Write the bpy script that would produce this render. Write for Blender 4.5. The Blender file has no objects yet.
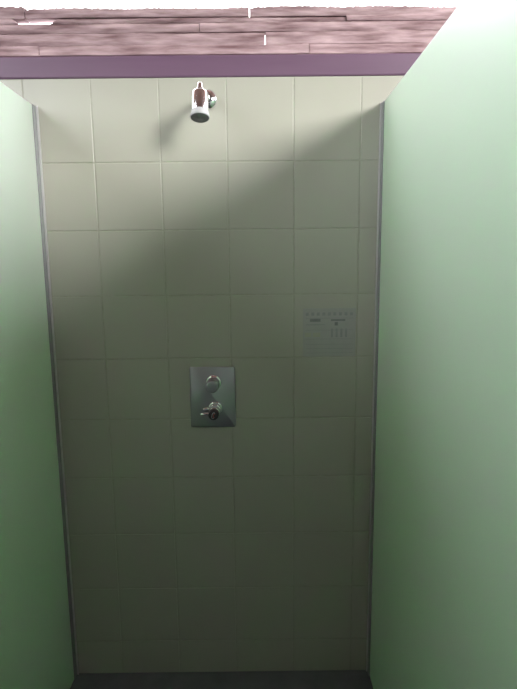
import bpy, bmesh, math, random
from mathutils import Vector, Matrix
C = bpy.context.scene.collection
S = bpy.context.scene
R = math.radians

# ------------------------------------------------------------------ camera
# x runs right along the tiled wall, y into the wall (tile face at y = 0), z up, floor at 0
EYE_X, EYE_Y, EYE_Z = 0.4842, -1.5875, 1.413
pit, rol, yaw = 0.15268, 0.0103, 0.0022
fw = Vector((math.sin(yaw)*math.cos(pit), math.cos(yaw)*math.cos(pit), -math.sin(pit)))
r0 = Vector((math.cos(yaw), -math.sin(yaw), 0)); u0 = r0.cross(fw)
rr = math.cos(rol)*r0 - math.sin(rol)*u0
uu = math.cos(rol)*u0 + math.sin(rol)*r0
cd = bpy.data.cameras.new('camera'); cam = bpy.data.objects.new('camera', cd); C.objects.link(cam)
m = Matrix((rr, uu, -fw)).transposed().to_4x4(); m.translation = (EYE_X, EYE_Y, EYE_Z)
cam.matrix_world = m
cd.sensor_fit = 'HORIZONTAL'; cd.sensor_width = 36.0; cd.lens = 505.05/517*36.0
cd.clip_start = 0.02
S.camera = cam

# ------------------------------------------------------------------ sky, sun, exposure
W = bpy.data.worlds.new('overcast_sky'); S.world = W; W.use_nodes = True
bg = W.node_tree.nodes['Background']
bg.inputs[0].default_value = (0.93, 0.97, 1.0, 1); bg.inputs[1].default_value = 7.6
sd = bpy.data.lights.new('hazy_sun', 'SUN'); so = bpy.data.objects.new('hazy_sun', sd); C.objects.link(so)
sd.energy = 3.5; sd.angle = R(16); sd.color = (1.0, 0.97, 0.92)
so.rotation_euler = Vector((-0.85, 1.0, -0.335)).to_track_quat('-Z', 'Y').to_euler()
so.location = (3, -4, 4)
S.view_settings.view_transform = 'Standard'; S.view_settings.look = 'None'
S.view_settings.exposure = 0.0; S.view_settings.gamma = 1.0; S.view_settings.use_curve_mapping = False

# ------------------------------------------------------------------ materials
def mat(name, col, rough=0.5, metal=0.0, spec=0.5, coat=0.0, trans=0.0, alpha=1.0):
    mt = bpy.data.materials.new(name); mt.use_nodes = True
    b = mt.node_tree.nodes['Principled BSDF']
    b.inputs['Base Color'].default_value = (*col, 1); b.inputs['Roughness'].default_value = rough
    b.inputs['Metallic'].default_value = metal; b.inputs['Specular IOR Level'].default_value = spec
    b.inputs['Coat Weight'].default_value = coat; b.inputs['Alpha'].default_value = alpha
    b.inputs['Transmission Weight'].default_value = trans
    return mt
def mottle(mt, c1, c2, scale, stretch=(1, 1, 1), detail=4, bump=0.0, bscale=None, rough=None, island=0.0):
    """two-tone noise in object space (real variation of the stuff), optional bump"""
    nt = mt.node_tree; b = nt.nodes['Principled BSDF']; N = nt.nodes.new; L = nt.links.new
    tc = N('ShaderNodeTexCoord'); mp = N('ShaderNodeMapping'); mp.inputs['Scale'].default_value = stretch
    L(tc.outputs['Object'], mp.inputs['Vector'])
    nz = N('ShaderNodeTexNoise'); nz.inputs['Scale'].default_value = scale; nz.inputs['Detail'].default_value = detail
    L(mp.outputs[0], nz.inputs['Vector'])
    rp = N('ShaderNodeValToRGB'); rp.color_ramp.elements[0].position = 0.3; rp.color_ramp.elements[1].position = 0.7
    rp.color_ramp.elements[0].color = (*c1, 1); rp.color_ramp.elements[1].color = (*c2, 1)
    L(nz.outputs['Fac'], rp.inputs['Fac'])
    out = rp.outputs['Color']
    if island:
        g = N('ShaderNodeNewGeometry'); hs = N('ShaderNodeHueSaturation')
        mr = N('ShaderNodeMapRange'); mr.inputs['To Min'].default_value = 1-island; mr.inputs['To Max'].default_value = 1+island
        L(g.outputs['Random Per Island'], mr.inputs['Value']); L(mr.outputs[0], hs.inputs['Value']); L(out, hs.inputs['Color'])
        out = hs.outputs['Color']
    L(out, b.inputs['Base Color'])
    if bump:
        n2 = N('ShaderNodeTexNoise'); n2.inputs['Scale'].default_value = bscale or scale; n2.inputs['Detail'].default_value = 5
        L(mp.outputs[0], n2.inputs['Vector'])
        bp = N('ShaderNodeBump'); bp.inputs['Strength'].default_value = bump; bp.inputs['Distance'].default_value = 0.004
        L(n2.outputs['Fac'], bp.inputs['Height']); L(bp.outputs[0], b.inputs['Normal'])
    if rough:
        mr = N('ShaderNodeMapRange'); mr.inputs['To Min'].default_value = rough[0]; mr.inputs['To Max'].default_value = rough[1]
        L(nz.outputs['Fac'], mr.inputs['Value']); L(mr.outputs[0], b.inputs['Roughness'])
    return mt
M = {}
M['tile'] = mottle(mat('cream_tile_glaze', (.38, .375, .32), .32), (.37, .365, .31), (.39, .385, .33), 3, island=.012, rough=(.28, .36))
M['grout'] = mottle(mat('cement_grout', (.37, .37, .31), .9), (.34, .34, .28), (.40, .40, .34), 40)
M['panel'] = mottle(mat('green_laminate', (.23, .36, .23), .38, coat=0.0), (.225, .355, .225), (.235, .37, .235), 6, rough=(.34, .42))
def frosted(mt, white, green, w, rough, gl):
    # sand-blasted tinted glass: pale scatter off the near face, green light through it
    nt = mt.node_tree; N = nt.nodes.new; L = nt.links.new
    out = [n for n in nt.nodes if n.type == 'OUTPUT_MATERIAL'][0]
    d = N('ShaderNodeBsdfDiffuse'); d.inputs[0].default_value = (*white, 1)
    t = N('ShaderNodeBsdfTranslucent'); t.inputs[0].default_value = (*green, 1)
    g = N('ShaderNodeBsdfGlossy'); g.inputs['Roughness'].default_value = rough; g.inputs[0].default_value = (1, 1, 1, 1)
    m1 = N('ShaderNodeMixShader'); m1.inputs[0].default_value = w; L(t.outputs[0], m1.inputs[1]); L(d.outputs[0], m1.inputs[2])
    lw = N('ShaderNodeFresnel'); lw.inputs['IOR'].default_value = gl
    m2 = N('ShaderNodeMixShader'); L(lw.outputs[0], m2.inputs[0]); L(m1.outputs[0], m2.inputs[1]); L(g.outputs[0], m2.inputs[2])
    nz = N('ShaderNodeTexNoise'); nz.inputs['Scale'].default_value = 900
    bp = N('ShaderNodeBump'); bp.inputs['Strength'].default_value = .04; bp.inputs['Distance'].default_value = .001
    L(nz.outputs['Fac'], bp.inputs['Height']); L(bp.outputs[0], g.inputs['Normal'])
    L(m2.outputs[0], out.inputs['Surface']); return mt
M['panel'] = frosted(mat('frosted_green_glass', (.5, .7, .5)), (.93, .92, .92), (.29, .84, .30), .56, .45, 1.75)
M['edge'] = mat('panel_core', (.20, .30, .21), .5)
M['alu'] = mottle(mat('anodised_aluminium', (.68, .68, .68), .4, metal=.6), (.66, .66, .66), (.70, .70, .70), 30, (1, 1, .05))
M['chrome'] = mottle(mat('polished_chrome', (.82, .82, .84), .07, metal=1), (.80, .80, .82), (.84, .84, .86), 20, rough=(.09, .13))
M['brushed'] = mottle(mat('satin_steel_plate', (.36, .37, .385), .42, metal=1), (.355, .365, .38), (.365, .375, .39), 4, rough=(.41, .43))
M['dark'] = mottle(mat('dark_rubber', (.03, .03, .032), .5), (.025, .025, .028), (.04, .04, .042), 60)
M['seal'] = mottle(mat('grey_sealing_strip', (.27, .28, .28), .5), (.26, .27, .27), (.28, .29, .29), 60)
M['spray'] = mottle(mat('grey_spray_plate', (.16, .16, .17), .45), (.14, .14, .15), (.18, .18, .19), 90)
M['white_plastic'] = mottle(mat('white_plastic', (.42, .42, .43), .4), (.41, .41, .42), (.43, .43, .44), 40)
M['red'] = mottle(mat('red_mark', (.45, .10, .09), .5), (.42, .09, .08), (.48, .11, .10), 50)
M['beam'] = mottle(mat('flare_tinted_brown_paint', (.13, .072, .12), .45), (.122, .066, .112), (.138, .077, .127), 8, (.3, 3, 3), bump=.08, bscale=30)  # purple cast of lens flare mixed into the brown base colour
M['wood'] = mottle(mat('weathered_slab_wood', (.4, .25, .25), .85), (.15, .085, .09), (.50, .37, .38), 7, (1.1, 5, 8), detail=12, bump=.7, bscale=12, island=.26)
M['roof_wood'] = mottle(mat('brown_roof_boards', (.20, .10, .08), .7), (.15, .075, .06), (.24, .13, .10), 6, (3, .4, 3), detail=6, bump=.3)
M['render'] = mottle(mat('grey_render', (.2, .21, .19), .9), (.075, .08, .07), (.105, .11, .10), 5, bump=.2, bscale=60)
M['floor'] = mottle(mat('dark_grey_floor', (.09, .10, .115), .45), (.11, .12, .14), (.15, .16, .18), 14, bump=.15, bscale=90)
M['sheet'] = mottle(mat('grey_notice_sheet', (.345, .347, .33), .5), (.335, .337, .32), (.355, .357, .34), 25)
M['ink'] = mottle(mat('grey_print', (.27, .28, .28), .6), (.25, .26, .26), (.29, .30, .30), 60)
M['ink_dark'] = mottle(mat('dark_print', (.19, .20, .20), .6), (.17, .18, .18), (.21, .22, .22), 60)
M['ink_olive'] = mottle(mat('olive_print', (.36, .36, .29), .6), (.35, .35, .28), (.37, .37, .30), 60)

# ------------------------------------------------------------------ helpers
def obj(name, bm, m, parent=None, smooth=False, bevel=0.0, seg=2):
    me = bpy.data.meshes.new(name); bmesh.ops.recalc_face_normals(bm, faces=bm.faces); bm.to_mesh(me); bm.free()
    for mm in (m if isinstance(m, (list, tuple)) else [m]): me.materials.append(mm)
    o = bpy.data.objects.new(name, me); C.objects.link(o)
    if parent: o.parent = parent
    if smooth:
        for p in me.polygons: p.use_smooth = True
        try: me.set_sharp_from_angle(angle=R(40))
        except Exception: pass
    if bevel:
        b = o.modifiers.new('bevel', 'BEVEL'); b.width = bevel; b.segments = seg; b.limit_method = 'ANGLE'; b.angle_limit = R(40)
    return o
def box(bm, x0, x1, y0, y1, z0, z1):
    vs = [bm.verts.new((x, y, z)) for x in (x0, x1) for y in (y0, y1) for z in (z0, z1)]
    for f in ((0,1,3,2),(4,6,7,5),(0,4,5,1),(2,3,7,6),(0,2,6,4),(1,5,7,3)): bm.faces.new([vs[i] for i in f])
    return vs
def one(*a):
    bm = bmesh.new(); box(bm, *a); return bm
def lathe(bm, prof, mx=Matrix(), n=40):
    """prof: (radius, height) along local z; radius 0 closes the end"""
    rings = []
    for r, h in prof:
        if r < 1e-7: rings.append([bm.verts.new(mx @ Vector((0, 0, h)))])
        else: rings.append([bm.verts.new(mx @ Vector((r*math.cos(2*math.pi*i/n), r*math.sin(2*math.pi*i/n), h))) for i in range(n)])
    for a, b in zip(rings, rings[1:]):
        for i in range(n):
            j = (i+1) % n
            if len(a) == 1 and len(b) == 1: continue
            if len(a) == 1: bm.faces.new((a[0], b[i], b[j]))
            elif len(b) == 1: bm.faces.new((a[i], a[j], b[0]))
            else: bm.faces.new((a[i], a[j], b[j], b[i]))
def tube(bm, pts, r, n=16):
    pts = [Vector(p) for p in pts]; prev = None; rings = []
    for i, p in enumerate(pts):
        t = (pts[min(i+1, len(pts)-1)] - pts[max(i-1, 0)]).normalized()
        a = t.orthogonal().normalized() if prev is None else (prev - t*prev.dot(t)).normalized()
        prev = a; b = t.cross(a); q = r[i] if isinstance(r, (list, tuple)) else r
        rings.append([bm.verts.new(p + a*q*math.cos(2*math.pi*k/n) + b*q*math.sin(2*math.pi*k/n)) for k in range(n)])
    for A, B in zip(rings, rings[1:]):
        for k in range(n): bm.faces.new((A[k], A[(k+1) % n], B[(k+1) % n], B[k]))
    bm.faces.new(rings[0]); bm.faces.new(rings[-1])
def thing(name, label, cat, loc=(0, 0, 0), group=None):
    o = bpy.data.objects.new(name, None); C.objects.link(o); o.location = loc
    o['label'] = label; o['category'] = cat; o['kind'] = 'thing'
    if group: o['group'] = group
    return o
def struct(name, bm, m, label, cat, **k):
    o = obj(name, bm, m, **k); o['kind'] = 'structure'; o['label'] = label; o['category'] = cat; return o

# ------------------------------------------------------------------ building shell
XL, XR, YR = -1.75, 2.55, -3.9          # side and rear walls
BAY = -0.8
RX0, RX1, RY0, RY1, RZ = -1.10, 2.20, -3.9, 0.22, 2.85   # roof
struct('floor', one(XL, XR, YR, 0.10, -0.10, 0.0), M['floor'], 'dark grey shower floor at the foot of the tiled wall', 'floor')
# tiled wall: one mesh, grout bed plus raised tiles with rounded edges
T, G, TOP = 0.2, 0.0032, 1.965
bm = bmesh.new()
box(bm, XL, XR, 0.0016, 0.10, 0.0, TOP)
nb = len(bm.faces)
z0s = [1.727 - T*i for i in range(9)]        # bed joints
rows = [(0.0, z0s[8])] + [(z0s[i+1], z0s[i]) for i in range(7, -1, -1)] + [(z0s[0], TOP)]
c0 = -2
def tile(xa, xb, za, zb):
    e = 0.0014
    f = [bm.verts.new((x, 0.0, z)) for x, z in ((xa+e, za+e), (xb-e, za+e), (xb-e, zb-e), (xa+e, zb-e))]
    g = [bm.verts.new((x, 0.0006, z)) for x, z in ((xa+e*.3, za+e*.3), (xb-e*.3, za+e*.3), (xb-e*.3, zb-e*.3), (xa+e*.3, zb-e*.3))]
    h = [bm.verts.new((x, 0.003, z)) for x, z in ((xa, za), (xb, za), (xb, zb), (xa, zb))]
    bm.faces.new(f)
    for a, b in ((f, g), (g, h)):
        for i in range(4): bm.faces.new((a[i], a[(i+1) % 4], b[(i+1) % 4], b[i]))
x = -1.6
xs = [XL]
k = -8
while T*k < XR-0.03:
    if T*k > XL+0.03: xs.append(T*k)
    k += 1
xs.append(XR)
for xa, xb in zip(xs, xs[1:]):
    for za, zb in rows: tile(xa+G/2, xb-G/2, za+G/2, zb-G/2)
for i, f in enumerate(bm.faces): f.material_index = 0 if i < nb else 1
struct('wall_back', bm, [M['grout'], M['tile']], 'cream square tiled shower wall with thin grout joints', 'wall')
bm = one(XL-0.1, XL, YR, BAY, 0, 2.0); box(bm, XL-0.1, XL, BAY, 0.10, 0, RZ)  # second box: unseen full-height end, added to block sky light at the back
struct('wall_left', bm, M['render'], 'plain grey side wall beyond the left partition', 'wall')
struct('wall_right', one(XR, XR+0.1, YR, 0.10, 0, 2.2), M['render'], 'plain grey side wall beyond the right partition', 'wall')
struct('wall_rear', one(XL-.1, XR+.1, YR-0.1, YR, 0, 2.85), M['render'], 'plain grey wall across the passage facing the shower', 'wall')
bm = one(RX0, RX1, RY0, RY1, RZ, RZ+0.05)
box(bm, XL-.1, RX0, BAY, RY1, RZ, RZ+0.05)                # unseen roof extension, added to keep side light off the back of the stalls
struct('ceiling', bm, M['roof_wood'], 'brown boarded roof over the shower block', 'ceiling')
# painted beam lying on top of the tiled wall
b = obj('timber_beam', one(XL, XR, -0.002, 0.10, TOP, 2.027), M['beam'], bevel=.005)
b['label'] = 'smooth plum brown horizontal beam along the top of the tiled wall'; b['category'] = 'beam'; b['kind'] = 'thing'

# ------------------------------------------------------------------ rough slab boards behind the beam
random.seed(7)
clad = thing('slab_wood_cladding', 'rough weathered brown wood slabs stacked above the plum beam', 'wood cladding', (0, 0.16, 2.027))
def board(z0, z1, y, seed, notch=(), rag=0.004, x0=XL, x1=XR):
    rnd = random.Random(seed); bm = bmesh.new(); n = 260
    ph = [rnd.uniform(0, 6.3) for _ in range(6)]
    def wob(xv, k): return math.sin(xv*2.3+ph[k])*.35 + math.sin(xv*7.1+ph[k+1])*.3 + math.sin(xv*19+ph[k+2])*.2
    sec = []
    for i in range(n+1):
        xv = x0 + (x1-x0)*i/n
        zt = z1 + rag*wob(xv, 0) + rnd.uniform(-.35, .35)*rag; zb = z0 + .0012*wob(xv, 3)
        for a, b_, d in notch:
            if a < xv < b_: zt -= d*min(1, (xv-a)/.012, (b_-xv)/.02)
        h = zt-zb; yb = .0025*wob(xv*1.3, 2)
        pr = [(0.002, 0), (-0.005, .05), (-0.008, .30), (-0.008, .7), (-0.005, .94), (0.002, 1), (0.026, .97), (0.030, .5), (0.026, .02)]
        sec.append([bm.verts.new((xv, y + q*1.0 + yb, zb + h*t)) for q, t in pr])
    for A, B in zip(sec, sec[1:]):
        m_ = len(A)
        for k in range(m_): bm.faces.new((A[k], A[(k+1) % m_], B[(k+1) % m_], B[k]))
    bm.faces.new(sec[0]); bm.faces.new(sec[-1])
    return bm
bz = [0.0, 0.060, 0.090, 0.130, 0.160, 0.178, 0.211]
cuts = [(.62,), (-.205, .66, 1.15), (.52, 1.3), (-.62, .31), (.78,), (-.25, .47, 1.3)]
for i, (a, b_) in enumerate(zip(bz, bz[1:])):
    nt = ()
    if i == 0: nt = [(-.50, -.345, .022)]
    if i == 4: nt = [(-.285, -.15, .019)]
    ends = [XL] + list(cuts[i]) + [XR]
    for k, (xa, xb) in enumerate(zip(ends, ends[1:])):
        obj('board', board(a + random.uniform(0, .003), b_ + random.uniform(-.0005, .003), random.uniform(-.004, .004) + i*.004, 20+i*5+k, nt,
                           .008 if i == 5 else .0022, xa+.001, xb-random.uniform(.0005, .002)), M['wood'], clad, smooth=True)

# ------------------------------------------------------------------ partitions
PH = 1.888
def partition(xin, side, label):
    """xin: inner face, side: -1 left panel, +1 right panel"""
    t = thing('shower_partition', label, 'shower partition', (xin, -1.0, 0), 'green partitions either side of the shower')
    th = 0.013*side; f = lambda a, b: (min(a, b), max(a, b))
    obj('panel', one(*f(0, th), -1.0, 1.0-0.008, 0.0, PH), M['panel'], t, bevel=.0015)
    # U channel with a lip on the tiles
    bm = bmesh.new(); yw = 1.0
    box(bm, *f(-0.0025*side, 0.0*side), yw-0.020, yw-0.0005, 0.0, PH+.001)
    box(bm, *f(th, th+0.0025*side), yw-0.020, yw-0.0005, 0.0, PH+.001)
    box(bm, *f(-0.0080*side, -0.0025*side), yw-0.005, yw-0.0005, 0.0, PH+.001)
    box(bm, *f(0, th), yw-0.006, yw-0.0005, 0.0, PH+.001)
    o = obj('wall_profile', bm, M['alu'], t); o['label'] = 'pale aluminium edge profile'
    g = obj('seal', one(*f(-0.0036*side, 0), yw-0.026, yw-0.0055, 0.0, PH), M['seal'], t, bevel=.001); g['label'] = 'dark grey sealing strip along the profile'
    return t
partition(-0.1655, -1, 'frosted green shower partition, the one left of the shower head')
partition(0.8630, 1, 'frosted green shower partition, the one beside the grey square notice')

# ------------------------------------------------------------------ shower head
sx, sz = 0.336, 1.86
head = thing('overhead_shower', 'small chrome cylindrical shower head high on the tiled wall', 'shower head', (sx, 0, sz))
tilt = R(15)
# axis: local z points from spray face up to the neck; face leans towards the room
ax = Matrix.Translation((0, -0.150, -.046)) @ Matrix.Rotation(-tilt, 4, 'X')
bm = bmesh.new()
lathe(bm, [(0, .012), (.0222, .012), (.0228, .014), (.0228, .064), (.0222, .067), (.020, .069), (.011, .070), (0, .070)], ax)
obj('body', bm, M['chrome'], head, smooth=True)
bm = bmesh.new()
lathe(bm, [(0, -.003), (.0255, -.003), (.0263, -.001), (.0258, .003), (.0240, .0105), (.0232, .0145), (0, .0145)], ax)
o = obj('collar', bm, M['white_plastic'], head, smooth=True); o['label'] = 'white plastic ring at the lower end'
bm = bmesh.new()
lathe(bm, [(0, -.0048), (.008, -.0048), (.009, -.0042), (.0235, -.0042), (.0243, -.0032), (.0243, -.0025), (0, -.0025)], ax)
for ring, cnt in ((.013, 8), (.019, 14)):
    for k in range(cnt):
        a = 2*math.pi*k/cnt
        lathe(bm, [(0, -.0056), (.0010, -.0054), (.0012, -.0040), (0, -.0040)], ax @ Matrix.Translation((ring*math.cos(a), ring*math.sin(a), 0)), 8)
o = obj('spray_plate', bm, M['spray'], head, smooth=True); o['label'] = 'dark grey round spray face'
bm = bmesh.new()
lathe(bm, [(0, .069), (.0105, .069), (.011, .073), (.0105, .079), (.0080, .081), (.0078, .091), (.0070, .095), (.004, .098), (0, .099)], ax)
obj('neck', bm, M['chrome'], head, smooth=True)
p0 = ax @ Vector((0, 0.018, .045)); cxf = 0.0085; cz = 0.0425
bm = bmesh.new()
tube(bm, [(cxf, -0.004, cz), (cxf, -0.045, cz), (cxf*.9, -0.075, cz-.006), (cxf*.5, -0.105, p0.z+.012), (p0.x, p0.y, p0.z)], .0085, 20)
obj('arm', bm, M['chrome'], head, smooth=True)
bm = bmesh.new()
lathe(bm, [(0, 0.0), (.029, 0), (.029, .004), (.0275, .008), (.021, .014), (.012, .017), (0, .017)], Matrix.Translation((cxf, 0, cz)) @ Matrix.Rotation(R(90), 4, 'X'))
obj('wall_flange', bm, M['chrome'], head, smooth=True)

# ------------------------------------------------------------------ shower control
px0, px1, pz0, pz1 = .266, .412, .899, 1.0985
ctl = thing('shower_control', 'rectangular steel shower control plate with two chrome knobs', 'shower control', ((px0+px1)/2, 0, (pz0+pz1)/2))
hw, hh, cr = (px1-px0)/2, (pz1-pz0)/2, .006
bm = bmesh.new()
out = []
for cx_, cz_, a0 in ((hw-cr, hh-cr, 0), (-hw+cr, hh-cr, 90), (-hw+cr, -hh+cr, 180), (hw-cr, -hh+cr, 270)):
    for k in range(7):
        a = R(a0 + 15*k); out.append((cx_+cr*math.cos(a), cz_+cr*math.sin(a)))
def ringv(s, y):
    return [bm.verts.new((a-math.copysign(s, a), y, c-math.copysign(s, c))) for a, c in out]
ra, rb, rc = ringv(0, 0.0), ringv(0, -.0035), ringv(.0016, -.005)
for A, B in ((ra, rb), (rb, rc)):
    for k in range(len(A)): bm.faces.new((A[k], A[(k+1) % len(A)], B[(k+1) % len(A)], B[k]))
bm.faces.new(rc); bm.faces.new(ra)
obj('plate', bm, M['brushed'], ctl, smooth=True)
RX = Matrix.Rotation(R(90), 4, 'X')          # local z -> -y (out of the wall)
def at(dx, dz): return Matrix.Translation((dx, 0, dz)) @ RX
# push button: collar, sleeve, flat cap
bx_, bz_ = .0035, .049
bm = bmesh.new()
lathe(bm, [(0, .004), (.0245, .004), (.0245, .007), (.023, .009), (.0205, .010), (.0205, .040), (.019, .042), (0, .042)], at(bx_, bz_))
bt = obj('push_button', bm, M['chrome'], ctl, smooth=True)
bm = bmesh.new()
lathe(bm, [(0, .041), (.0175, .041), (.0175, .0435), (.0200, .0445), (.0205, .046), (.0205, .060), (.0198, .0635), (.0178, .066), (.015, .0672), (0, .0678)], at(bx_, bz_))
o = obj('button_cap', bm, M['brushed'], bt, smooth=True)
# temperature knob: collar with a forked stop, grip ring, dark end with a mark
kx, kz = .0075, -.036
bm = bmesh.new()
lathe(bm, [(0, .004), (.023, .004), (.023, .007), (.0215, .009), (.0195, .010), (.0195, .027), (.0185, .0305), (.0165, .032), (0, .032)], at(kx, kz))
kn = obj('temperature_knob', bm, M['chrome'], ctl, smooth=True)
bm = bmesh.new()
lathe(bm, [(0, .031), (.0160, .031), (.0160, .037), (0, .037)], at(kx, kz))
obj('groove', bm, M['dark'], kn, smooth=True)
bm = bmesh.new()
lathe(bm, [(0, .036), (.0165, .036), (.0185, .038), (.0190, .041), (.0190, .056), (.0180, .060), (.0160, .062), (0, .062)], at(kx, kz))
obj('grip', bm, M['chrome'], kn, smooth=True)
bm = bmesh.new()
for dz, dl in ((.006, .034), (-.011, .043)):
    tube(bm, [(kx-.010, -.026, kz+dz*.5), (kx-.024, -.030, kz+dz), (kx-dl, -.033, kz+dz-.001), (kx-dl-.003, -.034, kz+dz-.0005)], [.0062, .0058, .0048, .0025], 12)
tube(bm, [(kx-.012, -.027, kz+.006), (kx-.012, -.027, kz-.010)], .004, 12)
obj('stop_lever', bm, M['chrome'], kn, smooth=True)
bm = bmesh.new()
lathe(bm, [(0, .061), (.0155, .061), (.0160, .063), (.0160, .083), (.0148, .0865), (.012, .088), (0, .0885)], at(kx, kz))
cp = obj('end_cap', bm, M['dark'], kn, smooth=True); cp['label'] = 'dark round end with a small looped mark'
def loop(rx, rz, m_, dx):
    bm = bmesh.new()
    pts = []
    for k in range(21):
        a = R(50 + 260*k/20); pts.append((kx+dx+rx*math.cos(a)+.25*rz*math.sin(a), -.0886, kz+rz*math.sin(a)))
    tube(bm, pts, .0011, 8); obj('mark', bm, m_, cp, smooth=True)
loop(.0045, .0095, M['white_plastic'], 0)
loop(.0022, .0060, M['red'], .0025)

# ------------------------------------------------------------------ notice on the tile
nx0, nx1, nz0, nz1 = .629, .7955, 1.128, 1.282
nt_ = thing('wall_notice', 'faint grey square notice with faded marks on the tiles', 'notice', ((nx0+nx1)/2, 0, (nz0+nz1)/2))
w, h = (nx1-nx0)/2, (nz1-nz0)/2
obj('sheet', one(-w, w, -.0016, 0.0, -h, h), M['sheet'], nt_, bevel=.0006)
def marks(name, rects, m_):
    bm = bmesh.new()
    for a, b_, c, d in rects: box(bm, -w+a*2*w, -w+b_*2*w, -.0019, -.0014, h-d*2*h, h-c*2*h)
    obj(name, bm, m_, nt_)
rn = random.Random(3)
marks('symbol_row', [(.05+.105*k, .105+.105*k, .085, .15) for k in range(9)], M['ink'])
marks('heading', [(.13, .33, .215, .275)], M['ink_dark'])
marks('heading', [(.53, .80, .225, .262)], M['ink_dark'])
marks('heading', [(.60, .66, .285, .355)], M['ink_dark'])
marks('printed_lines', [(.05, .95, .20, .208), (.05, .42, .33, .345), (.05, .95, .445, .452), (.05, .95, .63, .637), (.05, .95, .74, .747), (.05, .95, .83, .837), (.05, .95, .92, .927)]
      + [(.53+.09*k, .57+.09*k, .42+.0*k, .60) for k in range(4)], M['ink'])
marks('faded_patch', [(.03, .15, .50, .59), (.19, .33, .50, .59)], M['ink_olive'])
